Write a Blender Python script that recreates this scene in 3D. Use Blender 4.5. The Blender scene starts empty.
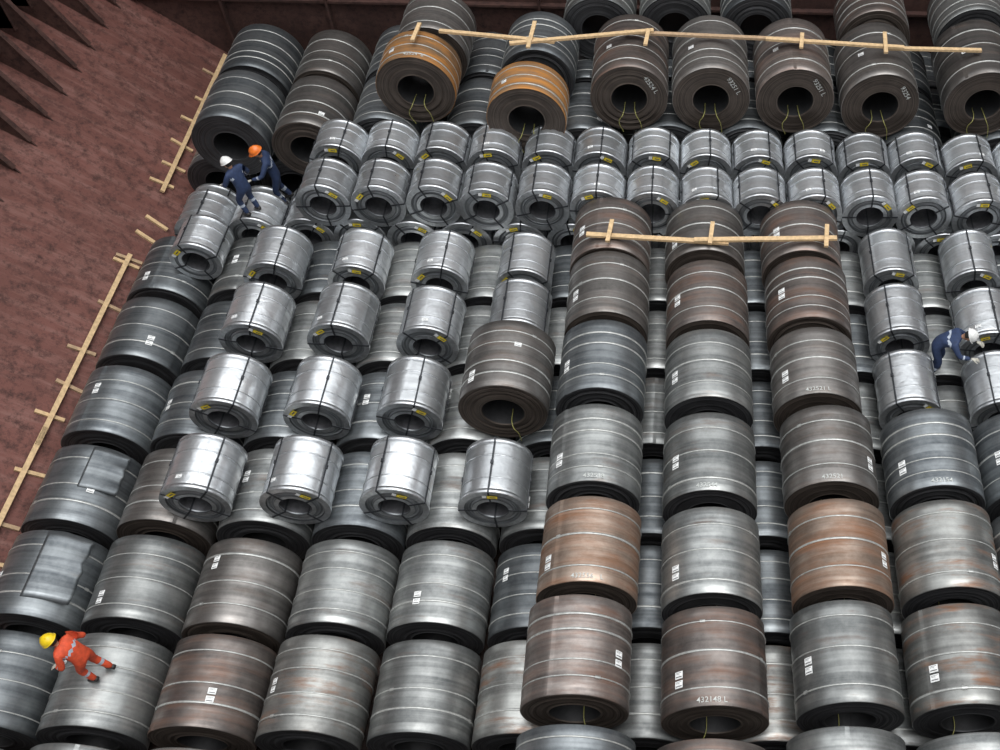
import bpy, bmesh, math, random
from mathutils import Vector, Matrix
random.seed(11)
S = bpy.context.scene
COL = S.collection
pi = math.pi

# ------------------------------------------------------------------ materials
def newmat(name):
    m = bpy.data.materials.new(name); m.use_nodes = True
    nt = m.node_tree
    return m, nt, nt.nodes, nt.links, nt.nodes['Principled BSDF']

def plain(name, col, rough=0.6, metal=0.0):
    m, nt, N, L, b = newmat(name)
    b.inputs['Roughness'].default_value = rough
    b.inputs['Metallic'].default_value = metal
    n = N.new('ShaderNodeTexNoise'); n.inputs['Scale'].default_value = 14
    n.inputs['Detail'].default_value = 4
    tc = N.new('ShaderNodeTexCoord'); L.new(tc.outputs['Object'], n.inputs['Vector'])
    r = N.new('ShaderNodeValToRGB')
    r.color_ramp.elements[0].position = .3; r.color_ramp.elements[1].position = .75
    r.color_ramp.elements[0].color = (col[0]*.72, col[1]*.72, col[2]*.72, 1)
    r.color_ramp.elements[1].color = (min(1, col[0]*1.1), min(1, col[1]*1.1), min(1, col[2]*1.1), 1)
    L.new(n.outputs['Fac'], r.inputs['Fac']); L.new(r.outputs['Color'], b.inputs['Base Color'])
    return m

def mixrgb(N, L, fac, a, b, mode='MIX'):
    x = N.new('ShaderNodeMix'); x.data_type = 'RGBA'; x.blend_type = mode
    if isinstance(fac, (int, float)): x.inputs[0].default_value = fac
    else: L.new(fac, x.inputs[0])
    for sock, v in ((6, a), (7, b)):
        if isinstance(v, tuple): x.inputs[sock].default_value = (*v, 1)
        else: L.new(v, x.inputs[sock])
    return x.outputs[2]

def ramp(N, L, src, p0, p1, c0=(0, 0, 0), c1=(1, 1, 1)):
    r = N.new('ShaderNodeValToRGB')
    e = r.color_ramp.elements
    e[0].position = p0; e[1].position = p1
    e[0].color = (*c0, 1); e[1].color = (*c1, 1)
    L.new(src, r.inputs['Fac'])
    return r.outputs['Color']

def steel(name, c_dark, c_light, rustcol, rust_lo, rust_hi, rough=(.3, .52), metal=.8, rust_scale=1.6, crumple=0.0):
    m, nt, N, L, b = newmat(name)
    tc = N.new('ShaderNodeTexCoord'); oi = N.new('ShaderNodeObjectInfo')
    add = N.new('ShaderNodeVectorMath'); add.operation = 'ADD'
    comb = N.new('ShaderNodeCombineXYZ')
    mul = N.new('ShaderNodeMath'); mul.operation = 'MULTIPLY'; mul.inputs[1].default_value = 57.0
    L.new(oi.outputs['Random'], mul.inputs[0])
    for i in range(3): L.new(mul.outputs[0], comb.inputs[i])
    L.new(tc.outputs['Object'], add.inputs[0]); L.new(comb.outputs[0], add.inputs[1])
    # circumferential streaks (variation along the axis = object Y)
    mp = N.new('ShaderNodeMapping'); mp.inputs['Scale'].default_value = (.6, 20, .6)
    L.new(add.outputs[0], mp.inputs['Vector'])
    st = N.new('ShaderNodeTexNoise'); st.inputs['Scale'].default_value = 1.0; st.inputs['Detail'].default_value = 5
    L.new(mp.outputs[0], st.inputs['Vector'])
    mp2 = N.new('ShaderNodeMapping'); mp2.inputs['Scale'].default_value = (.3, 6.5, .3)
    L.new(add.outputs[0], mp2.inputs['Vector'])
    st2 = N.new('ShaderNodeTexNoise'); st2.inputs['Scale'].default_value = 1.0; st2.inputs['Detail'].default_value = 2
    L.new(mp2.outputs[0], st2.inputs['Vector'])
    bl = N.new('ShaderNodeTexNoise'); bl.inputs['Scale'].default_value = 1.9; bl.inputs['Detail'].default_value = 8
    bl.inputs['Roughness'].default_value = .62
    L.new(add.outputs[0], bl.inputs['Vector'])
    sc = N.new('ShaderNodeTexNoise'); sc.inputs['Scale'].default_value = 9; sc.inputs['Detail'].default_value = 8
    sc.inputs['Roughness'].default_value = .7
    L.new(add.outputs[0], sc.inputs['Vector'])
    f1 = ramp(N, L, st.outputs['Fac'], .35, .7)
    f2 = ramp(N, L, bl.outputs['Fac'], .38, .62)
    f3 = ramp(N, L, st2.outputs['Fac'], .44, .56)
    f4 = ramp(N, L, sc.outputs['Fac'], .38, .66)
    f = mixrgb(N, L, .55, f1, f2); f = mixrgb(N, L, .45, f, f3); f = mixrgb(N, L, .2, f, f4)
    base = mixrgb(N, L, f, c_dark, c_light)
    mr = N.new('ShaderNodeMapRange'); mr.inputs[3].default_value = .7; mr.inputs[4].default_value = 1.22
    L.new(oi.outputs['Random'], mr.inputs[0])
    cc = N.new('ShaderNodeCombineColor')
    for i in range(3): L.new(mr.outputs[0], cc.inputs[i])
    base = mixrgb(N, L, 1.0, base, cc.outputs[0], 'MULTIPLY')
    rn = N.new('ShaderNodeTexNoise'); rn.inputs['Scale'].default_value = rust_scale; rn.inputs['Detail'].default_value = 9
    rn.inputs['Roughness'].default_value = .68
    mp3 = N.new('ShaderNodeMapping'); mp3.inputs['Scale'].default_value = (.6, 3.0, .6); mp3.inputs['Location'].default_value = (5, 3, 1)
    L.new(add.outputs[0], mp3.inputs['Vector']); L.new(mp3.outputs[0], rn.inputs['Vector'])
    rf = ramp(N, L, rn.outputs['Fac'], rust_lo, rust_hi)
    rc = mixrgb(N, L, f1, tuple(v*.6 for v in rustcol), rustcol)
    final = mixrgb(N, L, rf, base, rc)
    L.new(final, b.inputs['Base Color'])
    mm = N.new('ShaderNodeMapRange'); mm.inputs[3].default_value = metal; mm.inputs[4].default_value = .4
    L.new(rf, mm.inputs[0]); L.new(mm.outputs[0], b.inputs['Metallic'])
    ro = N.new('ShaderNodeMapRange'); ro.inputs[3].default_value = rough[1]; ro.inputs[4].default_value = rough[0]
    L.new(f, ro.inputs[0])
    ad = N.new('ShaderNodeMath'); ad.operation = 'MULTIPLY_ADD'; ad.inputs[1].default_value = .12
    L.new(rf, ad.inputs[0]); L.new(ro.outputs[0], ad.inputs[2]); L.new(ad.outputs[0], b.inputs['Roughness'])
    bp = N.new('ShaderNodeBump'); bp.inputs['Strength'].default_value = .14; bp.inputs['Distance'].default_value = .02
    L.new(st2.outputs['Fac'], bp.inputs['Height'])
    last = bp
    if crumple:
        cr = N.new('ShaderNodeTexNoise'); cr.inputs['Scale'].default_value = 5.5; cr.inputs['Detail'].default_value = 3
        cr.inputs['Distortion'].default_value = .6
        L.new(add.outputs[0], cr.inputs['Vector'])
        b2 = N.new('ShaderNodeBump'); b2.inputs['Strength'].default_value = crumple; b2.inputs['Distance'].default_value = .04
        L.new(cr.outputs['Fac'], b2.inputs['Height']); L.new(bp.outputs[0], b2.inputs['Normal']); last = b2
    L.new(last.outputs[0], b.inputs['Normal'])
    return m

def facemat(name, c0, c1, metal, rough, freq=40):
    m, nt, N, L, b = newmat(name)
    tc = N.new('ShaderNodeTexCoord')
    sp = N.new('ShaderNodeSeparateXYZ'); L.new(tc.outputs['Object'], sp.inputs[0])
    cb = N.new('ShaderNodeCombineXYZ'); L.new(sp.outputs[0], cb.inputs[0]); L.new(sp.outputs[2], cb.inputs[1])
    ln = N.new('ShaderNodeVectorMath'); ln.operation = 'LENGTH'; L.new(cb.outputs[0], ln.inputs[0])
    n = N.new('ShaderNodeTexNoise'); n.noise_dimensions = '1D'; n.inputs['Scale'].default_value = freq; n.inputs['Detail'].default_value = 4
    L.new(ln.outputs['Value'], n.inputs['W'])
    g = N.new('ShaderNodeTexNoise'); g.inputs['Scale'].default_value = 3.0; g.inputs['Detail'].default_value = 5
    L.new(tc.outputs['Object'], g.inputs['Vector'])
    f = mixrgb(N, L, .35, ramp(N, L, n.outputs['Fac'], .35, .68), ramp(N, L, g.outputs['Fac'], .3, .7))
    L.new(mixrgb(N, L, f, c0, c1), b.inputs['Base Color'])
    b.inputs['Metallic'].default_value = metal; b.inputs['Roughness'].default_value = rough
    bp = N.new('ShaderNodeBump'); bp.inputs['Strength'].default_value = .35; bp.inputs['Distance'].default_value = .02
    L.new(n.outputs['Fac'], bp.inputs['Height']); L.new(bp.outputs[0], b.inputs['Normal'])
    return m

M_GREY = steel('steel_hot_rolled', (.125, .133, .135), (.45, .46, .45), (.19, .125, .095), .56, .8)
M_DARK = steel('steel_dark_oiled', (.08, .09, .1), (.29, .31, .32), (.13, .095, .075), .62, .85)
M_PATCH = steel('steel_rust_patches', (.15, .15, .145), (.48, .485, .465), (.27, .145, .09), .5, .66, rust_scale=1.5)
M_TAUPE = steel('steel_taupe_film', (.11, .105, .1), (.33, .31, .295), (.17, .12, .095), .52, .8)
M_BROWN = steel('steel_brown_film', (.12, .105, .1), (.37, .325, .3), (.22, .125, .09), .46, .72)
M_RUST = steel('steel_rusty', (.17, .12, .09), (.44, .35, .29), (.3, .15, .085), .42, .66, rough=(.36, .58))
M_ORANGE = steel('steel_heavy_rust', (.14, .1, .07), (.3, .2, .12), (.54, .24, .06), .38, .6, rough=(.5, .65), metal=.5)
M_SILV = steel('steel_galvanised', (.55, .57, .59), (.88, .9, .92), (.4, .4, .4), .9, .97, rough=(.26, .42), metal=.86, crumple=.2)
M_FACE = facemat('coil_end_wraps', (.02, .02, .022), (.095, .095, .1), .6, .55)
M_FACEB = facemat('coil_end_wraps_rusty', (.026, .02, .016), (.12, .095, .08), .5, .6)
M_FACES = facemat('coil_end_galvanised', (.14, .15, .16), (.42, .44, .46), .75, .42, 30)
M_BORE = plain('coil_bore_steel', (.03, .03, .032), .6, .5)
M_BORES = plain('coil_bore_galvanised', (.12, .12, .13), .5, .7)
M_STRAP = plain('strap_bright_steel', (.58, .59, .57), .45, .6)
M_STRAPD = plain('strap_black_steel', (.05, .053, .06), .45, .5)
M_EDGE = plain('edge_protector_zinc', (.62, .64, .66), .36, .85)
M_WHITE = plain('label_paper', (.88, .89, .88), .7)
M_INK = plain('label_ink', (.12, .12, .13), .7)
M_CHALK = plain('chalk_paint', (.52, .54, .52), .8)
M_YEL = plain('label_yellow', (.8, .62, .04), .6)
M_YSTRAP = plain('strap_yellow_green', (.34, .33, .1), .5)
M_WOOD = plain('pine_batten', (.64, .45, .25), .75)
M_WOODD = plain('weathered_batten', (.45, .31, .19), .8)

def holdpaint(name, c0, c1, c2, sc=.35):
    m, nt, N, L, b = newmat(name)
    tc = N.new('ShaderNodeTexCoord')
    n = N.new('ShaderNodeTexNoise'); n.inputs['Scale'].default_value = sc; n.inputs['Detail'].default_value = 8
    n.inputs['Roughness'].default_value = .62
    L.new(tc.outputs['Object'], n.inputs['Vector'])
    n2 = N.new('ShaderNodeTexNoise'); n2.inputs['Scale'].default_value = 5; n2.inputs['Detail'].default_value = 8
    n2.inputs['Roughness'].default_value = .78
    L.new(tc.outputs['Object'], n2.inputs['Vector'])
    mp = N.new('ShaderNodeMapping'); mp.inputs['Scale'].default_value = (.5, 3.6, .5)
    L.new(tc.outputs['Object'], mp.inputs['Vector'])
    n3 = N.new('ShaderNodeTexNoise'); n3.inputs['Scale'].default_value = 1.4; n3.inputs['Detail'].default_value = 8
    n3.inputs['Roughness'].default_value = .7
    L.new(mp.outputs[0], n3.inputs['Vector'])
    a = mixrgb(N, L, ramp(N, L, n.outputs['Fac'], .38, .62), c0, c1)
    a = mixrgb(N, L, ramp(N, L, n3.outputs['Fac'], .47, .72), a, c2)
    a = mixrgb(N, L, ramp(N, L, n2.outputs['Fac'], .47, .64), a, tuple(v*.5 for v in c0))
    L.new(a, b.inputs['Base Color']); b.inputs['Roughness'].default_value = .75
    bp = N.new('ShaderNodeBump'); bp.inputs['Strength'].default_value = .3; bp.inputs['Distance'].default_value = .03
    L.new(n2.outputs['Fac'], bp.inputs['Height']); L.new(bp.outputs[0], b.inputs['Normal'])
    return m
M_HOLD = holdpaint('hold_red_oxide', (.105, .038, .029), (.15, .056, .044), (.21, .105, .088))
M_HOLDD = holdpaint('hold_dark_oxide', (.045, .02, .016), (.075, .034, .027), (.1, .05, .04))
M_FLOOR = holdpaint('tanktop_oxide', (.03, .018, .015), (.06, .035, .028), (.08, .05, .04), .8)

# ------------------------------------------------------------------ helpers
def mesh_obj(name, bm, mats, parent=None, smooth=False, link=True):
    me = bpy.data.meshes.new(name); bm.to_mesh(me); bm.free()
    for m in mats: me.materials.append(m)
    if smooth:
        for p in me.polygons: p.use_smooth = True
    if not link: return me
    o = bpy.data.objects.new(name, me); COL.objects.link(o)
    if parent: o.parent = parent
    return o

def add_box(bm, c, s, mat=0, rot=None):
    M = Matrix.Translation(Vector(c))
    if rot is not None: M = M @ rot.to_4x4()
    M = M @ Matrix.Diagonal((*s, 1))
    r = bmesh.ops.create_cube(bm, size=1, matrix=M)
    for v in r['verts']:
        for f in v.link_faces: f.material_index = mat

# ------------------------------------------------------------------ coil meshes (axis = Y, crest = +Z)
SEG = 80
def coil_mesh(name, R, r, L, silver=False, seed=0):
    rnd = random.Random(seed)
    bm = bmesh.new()
    h = L/2
    prof = []
    prof.append((R-.012, -h, 0, 1)); prof.append((R, -h+.012, 0, 1))
    nb = 10
    for i in range(1, nb): prof.append((R + rnd.uniform(-.0015, .0015), -h+.012+(L-.024)*i/nb, 0, 1))
    prof.append((R, h-.012, 0, 1)); prof.append((R-.012, h, 1, 1))
    nr = 9
    for i in range(1, nr+1):
        rr = R-.012 + (r-R+.012)*i/nr
        off = rnd.uniform(-.016, .006) if i < nr else 0
        prof.append((rr+.006, h+off, 1, 0))
    prof.append((r, h-.02, 2, 0)); prof.append((r, -h+.02, 1, 0))
    for i in range(nr, 0, -1):
        rr = R-.012 + (r-R+.012)*i/nr
        off = rnd.uniform(-.006, .018) if i < nr else 0
        prof.append((rr+.006, -h+off, 1, 0))
    rings = []
    for (rad, y, mi, outer) in prof:
        ring = []
        for k in range(SEG):
            a = 2*pi*k/SEG
            rr = rad + (.012*(k/(SEG-1)) - .012 if outer else 0)
            ring.append(bm.verts.new((rr*math.sin(a), y, rr*math.cos(a))))
        rings.append(ring)
    n = len(rings)
    for i in range(n):
        A = rings[i]; B = rings[(i+1) % n]; mi = prof[i][2]
        for k in range(SEG):
            f = bm.faces.new((A[k], B[k], B[(k+1) % SEG], A[(k+1) % SEG]))
            f.material_index = mi; f.smooth = (mi in (0, 2)) and k != SEG-1
    def hoop(y0, y1, rad, th, mat, a0=0, a1=2*pi):
        nseg = max(3, int(SEG*(a1-a0)/(2*pi)))
        prev = None; first = None
        full = abs(a1-a0-2*pi) < 1e-6
        for k in range(nseg+(0 if full else 1)):
            a = a0+(a1-a0)*k/nseg; s, c = math.sin(a), math.cos(a)
            cur = [bm.verts.new((q*s, y, q*c)) for q, y in ((rad-th, y0), (rad, y0), (rad, y1), (rad-th, y1))]
            if prev:
                for j in range(3):
                    f = bm.faces.new((prev[j], prev[j+1], cur[j+1], cur[j])); f.material_index = mat; f.smooth = (j == 1)
            else: first = cur
            prev = cur
        if full:
            for j in range(3):
                f = bm.faces.new((prev[j], prev[j+1], first[j+1], first[j])); f.material_index = mat; f.smooth = (j == 1)
    def disc_ring(y, r0, r1, mat):
        ring = []
        for k in range(SEG):
            a = 2*pi*k/SEG; s, c = math.sin(a), math.cos(a)
            ring.append((bm.verts.new((r0*s, y, r0*c)), bm.verts.new((r1*s, y, r1*c))))
        for k in range(SEG):
            A, B = ring[k], ring[(k+1) % SEG]
            f = bm.faces.new((A[0], A[1], B[1], B[0])); f.material_index = mat
    if not silver:
        ns = rnd.choice((3, 3, 4, 4))
        for i in range(ns):
            y = -h + L*(i+.7)/(ns+.4) + rnd.uniform(-.08, .08)
            w = rnd.choice((.009, .011, .017))
            hoop(y-w, y+w, R+.003, .02, 3)
            if rnd.random() < .7:
                a = rnd.uniform(0, 2*pi)
                hoop(y-w-.012, y+w+.012, R+.01, .02, 3, a, a+.1)
    else:
        for sgn in (-1, 1):
            y = sgn*h
            hoop(min(y+sgn*.02, y-sgn*.06), max(y+sgn*.02, y-sgn*.06), R+.01, .03, 4)
            disc_ring(y+sgn*.022, R-.09, R+.01, 4)
            disc_ring(y+sgn*.022, r, r+.07, 4)
        for y in (-h*.45, h*.4):
            hoop(y-.009, y+.009, R+.006, .02, 4)
        a0 = rnd.uniform(0, pi/2)
        for i in range(4):
            a = a0+i*pi/2
            rot = Matrix.Rotation(a, 3, 'Y')
            add_box(bm, rot @ Vector((0, 0, R+.012)), (.03, L+.06, .01), 3, rot)
            for sgn in (-1, 1):
                add_box(bm, rot @ Vector((0, sgn*(h+.03), (R+r)/2)), (.03, .01, R-r+.03), 3, rot)
            add_box(bm, rot @ Vector((0, 0, r-.006)), (.03, L+.06, .008), 3, rot)
            add_box(bm, rot @ Vector((0, h*.1, R+.022)), (.05, .07, .016), 3, rot)
    bmesh.ops.recalc_face_normals(bm, faces=bm.faces)
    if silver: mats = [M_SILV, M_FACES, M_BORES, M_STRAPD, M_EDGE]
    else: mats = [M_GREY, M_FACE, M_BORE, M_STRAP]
    me = bpy.data.meshes.new(name); bm.to_mesh(me); bm.free()
    for m in mats: me.materials.append(m)
    return me

BIG = {}
def get_mesh(R, L, silver):
    v = random.randrange(5 if not silver else 4)
    key = (round(R, 3), round(L, 3), silver, v)
    if key not in BIG:
        BIG[key] = coil_mesh('coil_wraps', R, .37 if not silver else .27, L, silver, int(R*1000+L*77+v*13))
    return BIG[key]

def patch_mesh(R, w, d, mat_bg, ink=True):
    bm = bmesh.new()
    def strip(x0, x1, y0, y1, off, mi, n=4):
        row = []
        for i in range(n+1):
            a = (x0+(x1-x0)*i/n)/R
            row.append([bm.verts.new(((R+off)*math.sin(a), y, (R+off)*math.cos(a))) for y in (y0, y1)])
        for i in range(n):
            f = bm.faces.new((row[i][0], row[i+1][0], row[i+1][1], row[i][1])); f.material_index = mi
    strip(-w/2, w/2, -d/2, d/2, .006, 0)
    if ink:
        for k, (a, b) in enumerate(((.30, .36), (.14, .19), (-.3, -.18))):
            strip(-w*.38, w*(.38 if k != 1 else .1), d*a, d*b, .008, 1)
    me = bpy.data.meshes.new('label_sheet'); bm.to_mesh(me); bm.free()
    me.materials.append(mat_bg); me.materials.append(M_INK)
    return me
PM = {}
def label(parent, R, ang, y, w=.12, d=.1, kind='white'):
    key = (round(R, 3), w, d, kind)
    if key not in PM: PM[key] = patch_mesh(R, w, d, M_WHITE if kind == 'white' else M_YEL)
    o = bpy.data.objects.new('paper_label', PM[key]); COL.objects.link(o)
    o.parent = parent; o.location = (0, y, 0); o.rotation_euler = (0, ang-parent.rotation_euler[1], 0)

def loose_wrap(parent, R, a0, a1, y0, y1, mat):
    """torn / sprung outer wrap: a curved sheet lifting off the barrel with a ragged edge"""
    bm = bmesh.new(); na, ny = 16, 10; rnd = random.Random(5)
    rag = [rnd.uniform(-.05, .05) for _ in range(ny+1)]
    g = []
    for i in range(na+1):
        row = []
        for j in range(ny+1):
            t = i/na
            a = a0+(a1-a0)*t*(1+rag[j])
            lift = .006+.07*t**3*(1+.4*math.sin(j*1.3))
            y = y0+(y1-y0)*j/ny + .03*math.sin(t*5)*(1 if j == ny else 0)
            row.append(bm.verts.new(((R+lift)*math.sin(a), y, (R+lift)*math.cos(a))))
        g.append(row)
    for i in range(na):
        for j in range(ny):
            bm.faces.new((g[i][j], g[i+1][j], g[i+1][j+1], g[i][j+1]))
    o = mesh_obj('sprung_outer_wrap', bm, [mat], parent, True)
    md = o.modifiers.new('t', 'SOLIDIFY'); md.thickness = .004
    o.rotation_euler = (0, -parent.rotation_euler[1], 0)

TM = {}
def text_mesh(s, size):
    if (s, size) in TM: return TM[(s, size)]
    cu = bpy.data.curves.new('t', 'FONT'); cu.body = s; cu.size = size; cu.align_x = 'CENTER'; cu.align_y = 'CENTER'
    cu.offset = size*.005; cu.resolution_u = 3
    o = bpy.data.objects.new('t', cu); COL.objects.link(o)
    bpy.context.view_layer.update()
    dg = bpy.context.evaluated_depsgraph_get()
    me = bpy.data.meshes.new_from_object(o.evaluated_get(dg))
    pts = [v.co.copy() for v in me.vertices]; fs = [tuple(p.vertices) for p in me.polygons]
    bpy.data.objects.remove(o)
    TM[(s, size)] = (pts, fs); return TM[(s, size)]

def barrel_text(parent, s, R, ang, y, size=.115):
    pts, fs = text_mesh(s, size)
    me = bpy.data.meshes.new('chalk_number')
    me.from_pydata([((R+.009)*math.sin(p.x/R), p.y, (R+.009)*math.cos(p.x/R)) for p in pts], [], fs)
    me.materials.append(M_CHALK)
    o = bpy.data.objects.new('chalk_number', me); COL.objects.link(o); o.parent = parent
    o.location = (0, y, 0); o.rotation_euler = (0, ang-parent.rotation_euler[1], 0)

def face_text(parent, s, cx, cz, rot, ylocal, size=.14, mat=None):
    pts, fs = text_mesh(s, size)
    me = bpy.data.meshes.new('chalk_number')
    c, n = math.cos(rot), math.sin(rot)
    me.from_pydata([(cx+p.x*c-p.y*n, ylocal, cz+p.x*n+p.y*c) for p in pts], [], fs)
    me.materials.append(mat or M_CHALK)
    o = bpy.data.objects.new('chalk_number', me); COL.objects.link(o); o.parent = parent
    o.rotation_euler = (0, -parent.rotation_euler[1], 0)

# ------------------------------------------------------------------ placing
placed = []   # x,y,z,R,L,tier
def place(x, y, R, L, tier, mat=None, silver=False, name=None, jit=True, grp=0):
    jr = random.uniform(.985, 1.0) if jit else 1
    jy = random.uniform(.95, 1.0) if jit and not silver else 1
    if jit: x += random.uniform(-.02, .02); y += random.uniform(-.03, .03)
    Rr = R*jr; Ll = L*jy
    z = Rr
    if tier > 0:
        for (px, py, pz, pR, pL, pt, pg) in placed:
            if pg == grp and pt == tier-1 and abs(py-y) < (pL+Ll)/2+.05 and abs(px-x) < pR+Rr:
                z = max(z, pz+math.sqrt(max(0, (pR+Rr)**2-(px-x)**2))+.012)
    me = get_mesh(R, L, silver)
    o = bpy.data.objects.new(name or ('galvanised_steel_coil' if silver else 'steel_coil'), me)
    COL.objects.link(o)
    o.location = (x, y, z); o.scale = (jr, jy, jr)
    o.rotation_euler = (0, random.uniform(0, 2*pi), random.uniform(-.012, .012))
    if mat:
        o.material_slots[0].link = 'OBJECT'; o.material_slots[0].material = mat
        if mat in (M_BROWN, M_RUST, M_ORANGE, M_TAUPE):
            o.material_slots[1].link = 'OBJECT'; o.material_slots[1].material = M_FACEB
    placed.append((x, y, z, Rr, Ll, tier, grp))
    return o

def tail(parent, R, L, a=0.3, s=1):
    """loose end of yellow strapping coming out of the eye and down the face"""
    cu = bpy.data.curves.new('strap_tail', 'CURVE'); cu.dimensions = '3D'; cu.bevel_depth = .007; cu.resolution_u = 6
    sp = cu.splines.new('BEZIER'); y = -L/2-.02
    P = [(.1*s, y+.35, -.33), (.14*s, y-.03, -.36), (.22*s, y-.05, -.52), (.2*s+.1*a, y-.04, -R+.02)]
    sp.bezier_points.add(len(P)-1)
    for b, p in zip(sp.bezier_points, P):
        b.co = p; b.handle_left_type = b.handle_right_type = 'AUTO'
    cu.materials.append(M_YSTRAP)
    o = bpy.data.objects.new('strap_tail', cu); COL.objects.link(o); o.parent = parent
    o.rotation_euler = (0, -parent.rotation_euler[1], 0)

RA, LA = .8, 1.5
A_L = [-10.32, -8.68, -7.0, -5.36, -3.72, -2.09]
A_R = [-.25, 1.68, 3.55, 5.2, 6.85, 8.5]
A_Y = [-1.3, .42, 2.14, 3.9, 5.63, 7.33, 9.06, 10.83, 12.55, 14.25]
matmap = {(2, 4): M_BROWN, (3, 4): M_PATCH, (1, 4): M_GREY, (2, 5): M_TAUPE, (3, 5): M_GREY, (0, 5): M_DARK, (1, 5): M_GREY, (0, 4): M_DARK,
          (0, 6): M_DARK, (1, 6): M_TAUPE, (1, 7): M_DARK, (0, 8): M_DARK, (0, 9): M_DARK, (0, 7): M_DARK,
          (4, 5): M_GREY, (5, 4): M_PATCH, (6, 4): M_GREY, (7, 4): M_PATCH, (3, 6): M_DARK, (4, 4): M_GREY}
SIDE = lambda: random.choice((-1, 1))
for i, x in enumerate(A_L+A_R):
    for j, y in enumerate(A_Y):
        m = matmap.get((i, j))
        if m is None:
            m = random.choice((M_GREY, M_GREY, M_DARK, M_GREY, M_DARK if j > 6 else M_GREY))
        xx = x - (.03 if (0 < i < 4 and j <= 4) else 0)
        o = place(xx, y + (.04 if i == 0 and j < 9 else 0), RA, LA, 0, m)
        if i == 0 and j == 5: loose_wrap(o, RA, .1, .95, -.45, .72, M_DARK)
        if i == 0 and j == 6: loose_wrap(o, RA, .25, 1.0, -.1, .7, M_DARK)
        if i < 6 and 3 < j and random.random() < .75:
            s = SIDE(); yb = random.uniform(-.5, .4); a = s*random.uniform(.25, .75)
            label(o, RA, a, yb); label(o, RA, a, yb+.13)

# second tier: large coils standing in the grooves (starboard side)
RB, LB = .79, 1.53
B_X = [-1.2, .7, 2.6, 4.38, 6.0, 7.62]
B_Y = [.5, 2.25, 4.0, 5.8, 7.5, 9.28, 11.1, 12.8, 14.36]
bdx = {(2, 3): .1, (2, 4): .14, (2, 5): .08, (2, 7): -.04, (2, 8): -.07, (3, 4): .06, (3, 5): .06, (1, 3): .06, (0, 3): -.05, (1, 7): -.03, (1, 8): -.05}
bm_map = {(0, 4): M_RUST, (0, 3): M_BROWN, (0, 8): M_BROWN, (0, 7): M_TAUPE, (0, 5): M_GREY, (0, 6): M_DARK,
          (1, 3): M_BROWN, (1, 4): M_GREY, (1, 7): M_BROWN, (1, 6): M_GREY, (1, 5): M_GREY, (1, 8): M_TAUPE,
          (2, 4): M_RUST, (2, 3): M_GREY, (2, 5): M_TAUPE, (2, 7): M_BROWN, (2, 8): M_BROWN, (2, 6): M_TAUPE,
          (3, 3): M_PATCH, (3, 4): M_PATCH, (3, 5): M_DARK, (4, 5): M_DARK, (1, 2): M_BROWN}
btxt = {(0, 4): '432556   L', (1, 5): '432544', (1, 3): '432148 L', (2, 5): '432521', (2, 6): '432521 L',
        (0, 5): '432518', (3, 5): '432154'}
for i, x in enumerate(B_X):
    for j, y in enumerate(B_Y):
        if i >= 3 and j > 5: continue
        big = (j == 2 and i < 4)
        yy = y - (.13 if (i == 1 and j < 8) else 0)
        R_ = .84 if big else RB; L_ = LB if j < 8 else 1.4
        o = place(x+bdx.get((i, j), 0), yy - (.1 if big else 0), R_, L_, 1, bm_map.get((i, j), random.choice((M_GREY, M_DARK))))
        if not big:
            s = 1 if (i, j) in ((0, 3), (2, 4), (3, 4), (2, 5)) else -1
            a = s*random.uniform(.7, .9); yb = random.uniform(-.45, -.1)
            label(o, RB, a, yb, .14, .11); label(o, RB, a, yb+.14, .14, .11)
        if (i, j) in btxt: barrel_text(o, btxt[(i, j)], RB, -.1 if i else .05, -LB/2+.09)
        if j in (2, 3, 4, 5): tail(o, RB, L_, random.random(), SIDE())
# single large coil parked beside them
o = place(-2.9, 11.0, .79, 1.5, 1, M_TAUPE)
label(o, .79, .3, .2, .12, .09); label(o, .79, -.7, -.5, .14, .11); label(o, .79, -.7, -.36, .14, .11); tail(o, .79, 1.5, .5, 1)

# galvanised coils riding in the grooves of the first tier
def silver(x, y, tier, R=.565, L=1.02, lab=True, grp=0):
    o = place(x, y, R, L, tier, None, True, grp=grp)
    if lab:
        a = random.uniform(-.9, .9)
        bm = bmesh.new()
        for (sx, sz, cx, mi, off) in ((.17, .085, 0, 0, 0), (.07, .075, -.13, 1, .002), (.1, .022, .01, 2, -.004)):
            yv = -L/2-.04+off
            vs = [bm.verts.new((cx+dx*sx/2, yv, (R*.78)+dz*sz/2)) for dx, dz in ((-1, -1), (1, -1), (1, 1), (-1, 1))]
            f = bm.faces.new(vs); f.material_index = mi
        lo = mesh_obj('coil_tag', bm, [M_YEL, M_WHITE, M_INK], o)
        lo.rotation_euler = (0, a-o.rotation_euler[1], 0)
        if random.random() < .4: label(o, R, random.uniform(-.6, .6), -L/2+.2, .11, .07)
    return o
G = [(-7.84), (-6.18), (-4.54), (-2.9)]
for x in G: silver(x, 9.02, 1)
for x in G[:3]: silver(x, 10.74, 1)
for x in G: silver(x, 12.46 if x < -3 else 12.65, 1)
for x in G: silver(x, 14.0, 1, .54, 1.0)
silver(-9.5, 14.45, 1, .5, .8)
for x in (4.3, 5.95, 7.65):
    for y in (11.1, 12.7, 14.3): silver(x, y, 1, .55 if y < 13 else .53, 1.1)
# stacked galvanised block
YS = (15.52, 16.7); LSB = .8; P0 = 1.1; X0 = -10.35
for k in range(18):
    x = X0+P0*k
    for y in YS: silver(x, y, 0, .542, LSB, False, 1)
for k in range(17):
    x = X0+P0/2+P0*k
    for y in YS:
        if y > 16 and k in (0, 1, 2): continue
        silver(x, y, 1, .542, LSB, k < 3 or y < 16, 1)
for k in range(15):
    x = X0+P0*(k+3)
    for y in YS: silver(x, y, 2, .542, LSB, True, 1)

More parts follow.
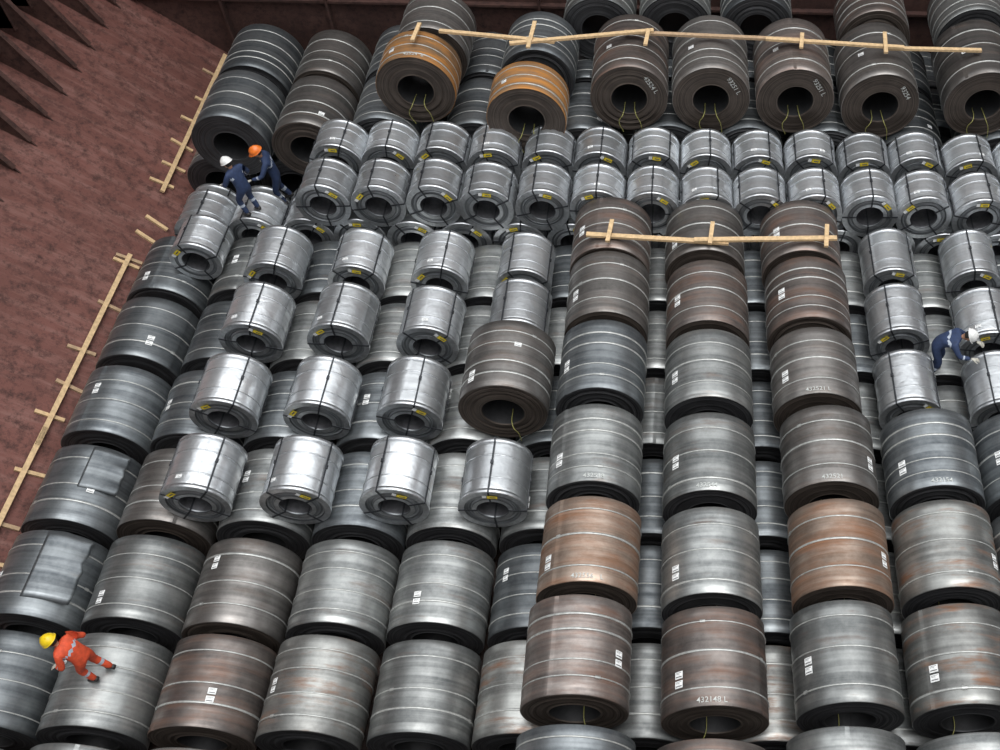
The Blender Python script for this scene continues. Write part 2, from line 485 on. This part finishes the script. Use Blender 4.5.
# aft end: three tiers of large coils
BA = [-10.3, -8.64, -7.0, -5.2, -3.0, -1.05, .72, 2.4, 4.15, 6.05, 7.95]
BB = [-9.55, -7.92, -6.3, -4.3, -2.0, -.15, 1.56, 3.27, 5.1, 7.0]
BC = [-5.42, -3.08, -1.0, .7, 2.46, 4.25, 6.35, 8.1]
for y in (18.15, 19.85, 21.4):
    for x in BA: place(x, y, .775, 1.45, 0, M_DARK, grp=2)
for x in BB:
    for y in (18.1, 19.85):
        y2 = y-.2 if x < -7 else y
        m = M_TAUPE if x == BB[1] else M_DARK
        o = place(x, y2, .83 if x == BB[0] else .775, 1.6, 1, m, grp=2)
        if y < 19: label(o, .78, .5, -.4)
ctxt = {0: '42524  6', 2: '42524 L', 3: '93251 L', 4: '93251 L', 5: '93254', 6: '93256 L'}
for i, x in enumerate(BC):
    if i < 2:
        o = place(x, 17.95 if i == 0 else 17.4, .83, .95, 2, M_ORANGE, grp=2)
        o2 = place(x+.1, 19.4 if i == 0 else 18.9, .8, 1.4, 2, M_TAUPE if i == 0 else M_DARK, grp=2)
        Lc = .95
    else:
        Lc = 1.85
        o = place(x, 18.33, .815, Lc, 2, (M_BROWN, M_TAUPE, M_BROWN, M_TAUPE, M_TAUPE, M_DARK)[i-2], grp=2)
        place(x + (-.75 if i < 5 else .1), 20.3, .8, 1.3, 2, random.choice((M_DARK, M_GREY)) if i != 5 else M_BROWN, grp=2)
    if i in ctxt:
        if i < 2: barrel_text(o, ctxt[i], .83, .1, -Lc/2+.1)
        else: face_text(o, ctxt[i], .45, .38, -1.0, -Lc/2-.03, .14)
    label(o, .82, -.55, -.1)
    for s in (-1, 1): tail(o, .82, Lc, .7, s)

# ------------------------------------------------------------------ hold structure
bm = bmesh.new(); add_box(bm, (2.1, 8.4, -.1), (25.8, 28.4, .2)); mesh_obj('floor', bm, [M_FLOOR])
ang = math.radians(40); XF = -10.66; ZK = 3.5
XK = XF-ZK/math.tan(ang)
Ls = ZK/math.sin(ang)
bm = bmesh.new()
rot = Matrix.Rotation(ang, 3, 'Y')
mid = Vector(((XF+XK)/2, 8.4, ZK/2)) - rot @ Vector((0, 0, .1))
add_box(bm, mid, (Ls, 28.4, .2), 0, rot)
mesh_obj('wall_port_hopper', bm, [M_HOLD])
bm = bmesh.new(); add_box(bm, (XK-.1, 8.4, (ZK+15)/2), (.2, 28.4, 15-ZK)); mesh_obj('wall_port', bm, [M_HOLDD])
bm = bmesh.new()
y = -4.5
while y < 22:
    add_box(bm, (XK+.22, y, (ZK+15)/2), (.44, .03, 15-ZK))
    add_box(bm, (XK+.44, y, (ZK+15)/2), (.03, .2, 15-ZK))
    P = [(XK, ZK), (XK+1.35, ZK-1.35*math.tan(ang)), (XK+1.28, ZK-1.28*math.tan(ang)+.1), (XK+.44, ZK+.9), (XK, ZK+.9)]
    a = [bm.verts.new((p[0], y-.015, p[1])) for p in P]; b = [bm.verts.new((p[0], y+.015, p[1])) for p in P]
    bm.faces.new(a); bm.faces.new(b[::-1])
    for i in range(5): bm.faces.new((a[i], a[(i+1) % 5], b[(i+1) % 5], b[i]))
    p0 = Vector((P[2][0], y, P[2][1])); p1 = Vector((P[3][0], y, P[3][1])); d = p1-p0
    r2 = Matrix.Rotation(math.atan2(d.x, d.z), 3, 'Y')
    add_box(bm, (p0+p1)/2, (.03, .12, d.length), 0, r2)
    y += .85
mesh_obj('trim_side_frames', bm, [M_HOLDD])
bm = bmesh.new()
add_box(bm, (0, 22.5, 7.5), (30.5, .2, 15))
add_box(bm, (0, 22.33, 2.4), (30.2, .16, .06)); add_box(bm, (0, 22.3, 9), (30.2, .2, .08))
for k in range(13): add_box(bm, (-15+2.6*k+1.2, 22.3, 7.5), (.05, .22, 15))
mesh_obj('wall_back', bm, [M_HOLDD])
bm = bmesh.new(); add_box(bm, (15.1, 8.4, 7.5), (.2, 28.4, 15)); mesh_obj('wall_starboard', bm, [M_HOLDD])
bm = bmesh.new(); add_box(bm, (0, -5.9, 7.5), (30.5, .2, 15)); mesh_obj('wall_front', bm, [M_HOLDD])

# ------------------------------------------------------------------ timber dunnage
def batten(bm, p0, p1, w=.1, t=.05, mat=0, up=Vector((0, 0, 1))):
    p0, p1 = Vector(p0), Vector(p1); d = p1-p0
    x = d.normalized(); z = (up-x*up.dot(x)).normalized(); y = z.cross(x)
    R3 = Matrix((x, y, z)).transposed()
    add_box(bm, (p0+p1)/2, (d.length, w, t), mat, R3)
sl = Vector((-math.cos(ang), 0, math.sin(ang))); nrm = Vector((math.sin(ang), 0, math.cos(ang)))
def onslope(u, y, off): return Vector((XF, y, 0)) + sl*u + nrm*off
bm = bmesh.new()
UB = 1.3
for (y0, y1, u0, u1) in ((3.2, 7.2, UB, UB+.03), (6.6, 10.6, UB+.04, UB), (10.2, 15.1, UB, UB-.04), (17.1, 22.2, UB-.08, UB-.05)):
    batten(bm, onslope(u0, y0, .085), onslope(u1, y1, .085), .09, .06, 0, nrm)
for y in (5.2, 6.5, 7.9, 8.6, 9.7, 10.9, 11.6, 12.5, 13.7, 14.9, 15.05, 17.4, 18.0, 18.7, 19.6, 20.4, 21.4):
    a = random.uniform(-.08, .08)
    batten(bm, onslope(.98+a, y, .03), onslope(1.5+a, y+random.uniform(-.06, .06), .03), .07, .05, random.choice((0, 0, 1)), nrm)
for (y, u) in ((15.7, .85), (16.2, .8)):
    batten(bm, onslope(u, y, .03), onslope(u+.5, y+.1, .03), .08, .05, 0, nrm)
mesh_obj('timber_shoring_battens', bm, [M_WOOD, M_WOODD])

def crest(x0, y0, t, g):
    best = 0
    for (px, py, pz, pR, pL, pt, pg) in placed:
        if pt == t and pg == g and abs(px-x0) < .9 and abs(py-y0) < pL/2+.3: best = max(best, pz+pR)
    return best
zt = max(crest(x, 18.0, 2, 2) for x in BC)+.06
bm = bmesh.new()
batten(bm, (-4.9, 18.3, zt), (-2.5, 18.0, zt+.01), .09, .05)
batten(bm, (-3.4, 17.85, zt+.05), (-.5, 18.4, zt+.06), .09, .05, 0)
batten(bm, (-1.1, 18.4, zt+.0), (2.6, 18.25, zt+.01), .09, .05, 1)
batten(bm, (1.8, 18.2, zt+.055), (4.6, 18.0, zt+.06), .09, .05)
batten(bm, (4.2, 18.05, zt), (6.2, 18.05, zt), .09, .05)
for x, l in ((-5.35, .4), (-3.0, .7), (-.65, .35), (2.5, .3), (4.2, .5)):
    batten(bm, (x, 18.0-l/2, zt+.1), (x+.05, 18.0+l/2+.2, zt+.1), .08, .04, 0)
mesh_obj('timber_lashing_battens', bm, [M_WOOD, M_WOODD])
zt = max(crest(x, 14.3, 1, 0) for x in (B_X[0], B_X[1], B_X[2]))+.05
bm = bmesh.new()
batten(bm, (-1.65, 13.9, zt), (1.05, 13.76, zt), .1, .05)
batten(bm, (.4, 13.76, zt+.055), (3.1, 13.9, zt+.05), .1, .05)
for x in (-1.2, .72, 2.9):
    batten(bm, (x-.03, 13.62, zt+.1), (x+.03, 14.2, zt+.1), .08, .05)
mesh_obj('timber_lashing_battens', bm, [M_WOOD, M_WOODD])

# ------------------------------------------------------------------ people
M_SKIN = plain('skin', (.45, .24, .15), .55)
M_HAIR = plain('hair_black', (.015, .012, .01), .6)
M_EYE = plain('eye_dark', (.02, .02, .02), .3)
M_LIP = plain('lips', (.35, .13, .1), .5)
M_BOOT = plain('boot_leather', (.02, .018, .018), .5)
M_GLOVE = plain('work_glove', (.5, .48, .42), .8)
M_ORNG = plain('coverall_orange', (.68, .085, .03), .75)
M_NAVY = plain('coverall_navy', (.022, .04, .1), .75)
M_REFL = plain('reflective_tape', (.45, .5, .58), .4)
M_HY = plain('helmet_yellow', (.85, .6, .02), .3)
M_HW = plain('helmet_white', (.85, .85, .83), .3)
M_HO = plain('helmet_orange', (.85, .2, .03), .3)

def skin(name, verts, edges, radii, mats, sub=2, parent=None, paint=None):
    me = bpy.data.meshes.new(name); me.from_pydata([tuple(v) for v in verts], edges, [])
    o = bpy.data.objects.new(name, me); COL.objects.link(o)
    o.modifiers.new('s', 'SKIN')
    lay = me.skin_vertices[0].data
    for i, r in enumerate(radii):
        rr = r if isinstance(r, tuple) else (r, r)
        lay[i].radius = rr; lay[i].use_root = (i == 0)
    m2 = o.modifiers.new('d', 'SUBSURF'); m2.levels = sub; m2.render_levels = sub
    bpy.context.view_layer.update()
    dg = bpy.context.evaluated_depsgraph_get()
    nm = bpy.data.meshes.new_from_object(o.evaluated_get(dg))
    bpy.data.objects.remove(o)
    nm.materials.clear()
    for m in mats: nm.materials.append(m)
    for p in nm.polygons:
        p.use_smooth = True
        p.material_index = paint(p.center) if paint else 0
    o = bpy.data.objects.new(name, nm); COL.objects.link(o)
    if parent: o.parent = parent
    return o

def hand(parent, wrist, d, n, side, mat):
    d = d.normalized(); n = (n-d*n.dot(d)).normalized(); a = d.cross(n)*side
    V = [wrist-d*.02, wrist+d*.045, wrist+d*.085]; E = [(0, 1), (1, 2)]; Rr = [(.026, .02), (.036, .018), (.038, .016)]
    o = skin('palm', V, E, Rr, [mat], 2, parent)
    for k, (off, ln) in enumerate(((-.03, .07), (-.01, .08), (.01, .075), (.028, .058))):
        b = wrist+d*.075-a*off
        p1 = wrist+d*.1-a*off*1.1; p2 = p1+(d*.85+n*.5).normalized()*ln*.5; p3 = p2+(d*.35+n*.9).normalized()*ln*.45
        skin('finger_%d' % (k+1), [b, p1, p2, p3], [(0, 1), (1, 2), (2, 3)], [.0095, .0095, .0088, .0075], [mat], 1, parent)
    b = wrist+d*.025+a*.02
    skin('thumb', [b, b+(a*.8+d*.6)*.035, b+(a*.75+d*.9+n*.2)*.062, b+(a*.65+d*1.1+n*.4)*.08], [(0, 1), (1, 2), (2, 3)], [.014, .012, .011, .009], [mat], 1, parent)

def worker(name, loc, rz, J, suit, helm, fwd, stripes=True, scale=1.0):
    root = bpy.data.objects.new(name, None); COL.objects.link(root)
    root.location = loc; root.rotation_euler = (0, 0, rz); root.scale = (scale,)*3
    J = {k: Vector(v) for k, v in J.items()}
    names = ['pelvis', 'spine', 'chest', 'neck', 'shL', 'elL', 'wrL', 'shR', 'elR', 'wrR', 'hipL', 'knL', 'anL', 'hipR', 'knR', 'anR']
    rad = dict(pelvis=(.15, .13), spine=(.145, .115), chest=(.17, .125), neck=.06, shL=.075, elL=.055, wrL=.042, shR=.075, elR=.055, wrR=.042,
               hipL=.1, knL=.075, anL=.058, hipR=.1, knR=.075, anR=.058)
    E = [('pelvis', 'spine'), ('spine', 'chest'), ('chest', 'neck'), ('chest', 'shL'), ('shL', 'elL'), ('elL', 'wrL'), ('chest', 'shR'), ('shR', 'elR'),
         ('elR', 'wrR'), ('pelvis', 'hipL'), ('hipL', 'knL'), ('knL', 'anL'), ('pelvis', 'hipR'), ('hipR', 'knR'), ('knR', 'anR')]
    ix = {n: i for i, n in enumerate(names)}
    def paint(c):
        if not stripes: return 0
        for a, b, t0, t1 in (('knL', 'anL', .3, .45), ('knR', 'anR', .3, .45), ('elL', 'wrL', .3, .48), ('elR', 'wrR', .3, .48), ('spine', 'chest', .6, .82)):
            A, B = J[a], J[b]; d = B-A; t = (c-A).dot(d)/d.length_squared
            if t0 < t < t1 and (c-A-d*t).length < (.14 if a != 'spine' else .22): return 1
        return 0
    skin('coverall', [J[n] for n in names], [(ix[a], ix[b]) for a, b in E], [rad[n] for n in names], [suit, M_REFL], 2, root, paint)
    for s in 'LR':
        an, toe = J['an'+s], J['toe'+s]; d = (toe-an); d.z = 0; d = d.normalized() if d.length > 1e-4 else Vector((1, 0, 0))
        heel = Vector((an.x, an.y, toe.z))-d*.05
        skin('boot', [an+Vector((0, 0, .06)), an-Vector((0, 0, .02)), heel, toe-d*.08, toe], [(0, 1), (1, 2), (1, 3), (3, 4)], [.06, .055, .042, (.048, .04), (.04, .032)], [M_BOOT], 2, root)
    for s, sg in (('L', 1), ('R', -1)):
        el, wr = J['el'+s], J['wr'+s]
        hand(root, wr+(wr-el).normalized()*.03, wr-el, J.get('palm'+s, Vector((0, 0, -1))), sg, M_GLOVE)
    up = (J['head']-J['neck']).normalized(); f = Vector(fwd); f = (f-up*f.dot(up)).normalized(); l = up.cross(f)
    HM = Matrix.Translation(J['head']) @ Matrix((f, l, up)).transposed().to_4x4()
    skin('neck', [J['neck']-up*.03, J['head']-up*.03], [(0, 1)], [.052, .05], [M_SKIN], 1, root)
    bm = bmesh.new()
    bmesh.ops.create_uvsphere(bm, u_segments=28, v_segments=20, radius=.105)
    for v in bm.verts:
        x, y, z = v.co
        v.co.x *= .98; v.co.y *= .76; v.co.z *= 1.16
        if z < 0:
            v.co.y *= 1-.28*(-z/.105)**1.5
            v.co.x = v.co.x*(1-.15*(-z/.105)) + .012*(-z/.105)
        if x > .07 and abs(y) < .022 and -.035 < z < .012: v.co.x += .022*(1-abs(y)/.022)
        if x > .06 and .006 < z < .03 and abs(abs(y)-.035) < .016: v.co.x -= .006
    for f_ in bm.faces:
        c = f_.calc_center_median(); f_.material_index = 1 if (c.x < -.01 and c.z > -.05) or c.z > .06 else 0
    for sy in (-1, 1):
        r = bmesh.ops.create_uvsphere(bm, u_segments=10, v_segments=8, radius=.011, matrix=Matrix.Translation((.088, sy*.032, .008)))
        for v in r['verts']:
            for q in v.link_faces: q.material_index = 2
        bmesh.ops.create_uvsphere(bm, u_segments=10, v_segments=8, radius=.026, matrix=Matrix.Translation((0, sy*.082, -.005)) @ Matrix.Diagonal((.6, .35, 1.1, 1)))
    r = bmesh.ops.create_uvsphere(bm, u_segments=10, v_segments=8, radius=.022, matrix=Matrix.Translation((.083, 0, -.058)) @ Matrix.Diagonal((.4, 1.1, .35, 1)))
    for v in r['verts']:
        for q in v.link_faces: q.material_index = 3
    ho = mesh_obj('head', bm, [M_SKIN, M_HAIR, M_EYE, M_LIP], root, True); ho.matrix_local = HM
    bm = bmesh.new()
    bmesh.ops.create_uvsphere(bm, u_segments=32, v_segments=20, radius=.135)
    bmesh.ops.delete(bm, geom=[v for v in bm.verts if v.co.z < -.001], context='VERTS')
    for v in bm.verts:
        v.co.x *= 1.08; v.co.y *= .92; v.co.z *= .98
        if abs(v.co.y) < .02 and v.co.z > .06: v.co.z += .009
    ring = []
    n = 36
    for k in range(n):
        a = 2*pi*k/n; c, s = math.cos(a), math.sin(a)
        ext = .014+(.045*max(0, c)**2)
        ring.append([bm.verts.new((c*.142, s*.122, .004)), bm.verts.new((c*(.146+ext), s*(.125+.014), -.008)), bm.verts.new((c*(.142+ext), s*(.121+.014), -.014)), bm.verts.new((c*.136, s*.118, -.004))])
    for k in range(n):
        A, B = ring[k], ring[(k+1) % n]
        for j in range(4): bm.faces.new((A[j], B[j], B[(j+1) % 4], A[(j+1) % 4]))
    hh = mesh_obj('hard_hat', bm, [helm], root, True); hh.matrix_local = HM @ Matrix.Translation((-.004, 0, .045)) @ Matrix.Rotation(.08, 4, 'Y')
    return root

def topz(x, y, t, g=0):
    best = 0
    for (px, py, pz, pR, pL, pt, pg) in placed:
        if pt == t and pg == g and abs(px-x) < pR and abs(py-y) < pL/2+.3: best = max(best, pz+math.sqrt(pR*pR-(px-x)**2))
    return best

z0 = topz(-8.55, 5.65, 0)
worker('worker_orange_coverall', (-8.5, 5.68, z0+.01), pi*.97, dict(
    pelvis=(-.02, 0, .84), spine=(.05, 0, .98), chest=(.14, 0, 1.13), neck=(.22, 0, 1.25), head=(.28, 0, 1.36),
    shL=(.14, .19, 1.19), elL=(.13, .3, .95), wrL=(.3, .24, .85), shR=(.14, -.19, 1.19), elR=(.04, -.32, .97), wrR=(.2, -.34, .83),
    hipL=(-.02, .1, .79), knL=(.13, .12, .45), anL=(.02, .12, .08), toeL=(.18, .13, .035),
    hipR=(-.02, -.1, .79), knR=(.02, -.12, .43), anR=(-.17, -.13, .08), toeR=(-.01, -.14, .03)), M_ORNG, M_HY, (1, 0, -.45), True, .85)
z1 = topz(-8.7, 15.3, 1, 1)
worker('worker_navy_coverall', (-8.64, 15.27, z1+.01), pi*.85, dict(
    pelvis=(-.05, 0, .8), spine=(.0, 0, .97), chest=(.06, 0, 1.15), neck=(.12, 0, 1.28), head=(.17, 0, 1.39),
    shL=(.06, .2, 1.21), elL=(.15, .3, .97), wrL=(.33, .22, .87), shR=(.06, -.2, 1.21), elR=(.06, -.34, .97), wrR=(.22, -.34, .8),
    hipL=(-.05, .1, .76), knL=(.12, .14, .43), anL=(-.02, .14, .07), toeL=(.14, .16, .02),
    hipR=(-.05, -.1, .76), knR=(.08, -.14, .42), anR=(-.08, -.14, .06), toeR=(.08, -.16, .01)), M_NAVY, M_HW, (1, 0, -.5), True, .88)
z2 = topz(-8.15, 16.6, 0, 1)
worker('worker_navy_coverall', (-8.55, 16.6, z2), pi*1.1, dict(
    pelvis=(0, 0, .88), spine=(.04, 0, 1.06), chest=(.1, 0, 1.25), neck=(.16, 0, 1.4), head=(.21, 0, 1.52),
    shL=(.1, .2, 1.31), elL=(.25, .32, 1.08), wrL=(.48, .28, 1.02), shR=(.1, -.2, 1.31), elR=(.05, -.38, 1.1), wrR=(.2, -.5, .95),
    hipL=(0, .1, .83), knL=(.12, .13, .46), anL=(0, .13, .08), toeL=(.16, .14, .03),
    hipR=(0, -.1, .83), knR=(.04, -.14, .45), anR=(-.14, -.16, .07), toeR=(.02, -.18, .02)), M_NAVY, M_HO, (1, 0, -.3), True, .95)
z3 = topz(5.2, 11.8, 0)
worker('worker_navy_coverall', (4.98, 11.85, z3), -.25, dict(
    pelvis=(-.15, 0, .84), spine=(-.03, 0, .99), chest=(.13, 0, 1.1), neck=(.27, 0, 1.17), head=(.37, 0, 1.23),
    shL=(.15, .2, 1.1), elL=(.36, .26, .95), wrL=(.56, .16, .95), shR=(.15, -.2, 1.1), elR=(.3, -.3, .92), wrR=(.5, -.28, .92),
    hipL=(-.15, .1, .8), knL=(.04, .13, .45), anL=(-.05, .13, .07), toeL=(.1, .15, .03),
    hipR=(-.15, -.1, .8), knR=(.0, -.14, .45), anR=(-.12, -.15, .06), toeR=(.04, -.17, .02)), M_NAVY, M_HW, (.8, 0, -.6), True, .95)

# ------------------------------------------------------------------ light
w = bpy.data.worlds.new('sky'); S.world = w; w.use_nodes = True
N = w.node_tree.nodes; L = w.node_tree.links; bg = N['Background']
tc = N.new('ShaderNodeTexCoord'); sp = N.new('ShaderNodeSeparateXYZ'); L.new(tc.outputs['Generated'], sp.inputs[0])
r = N.new('ShaderNodeValToRGB'); r.color_ramp.elements[0].position = 0; r.color_ramp.elements[1].position = 1
r.color_ramp.elements[0].color = (.72, .74, .76, 1); r.color_ramp.elements[1].color = (.95, .98, 1, 1)
L.new(sp.outputs[2], r.inputs['Fac']); L.new(r.outputs['Color'], bg.inputs['Color']); bg.inputs['Strength'].default_value = 1.72
sd = bpy.data.lights.new('overcast_sun', 'SUN'); sd.energy = 1.9; sd.angle = math.radians(45); sd.color = (1, .985, .97)
so = bpy.data.objects.new('overcast_sun', sd); COL.objects.link(so); so.rotation_euler = (math.radians(8), math.radians(8), 0)

# ------------------------------------------------------------------ camera
cd = bpy.data.cameras.new('camera'); cam = bpy.data.objects.new('camera', cd); COL.objects.link(cam)
cd.sensor_width = 36; cd.lens = 36.72; cd.shift_x = -.17; cd.clip_end = 200
cam.matrix_world = Matrix.Translation((0, 0, 16.7)) @ Matrix.Rotation(math.radians(37.6), 4, 'X') @ Matrix.Rotation(math.radians(1.3), 4, 'Z')
S.camera = cam
S.view_settings.view_transform = 'Standard'
print('coils', len(placed))
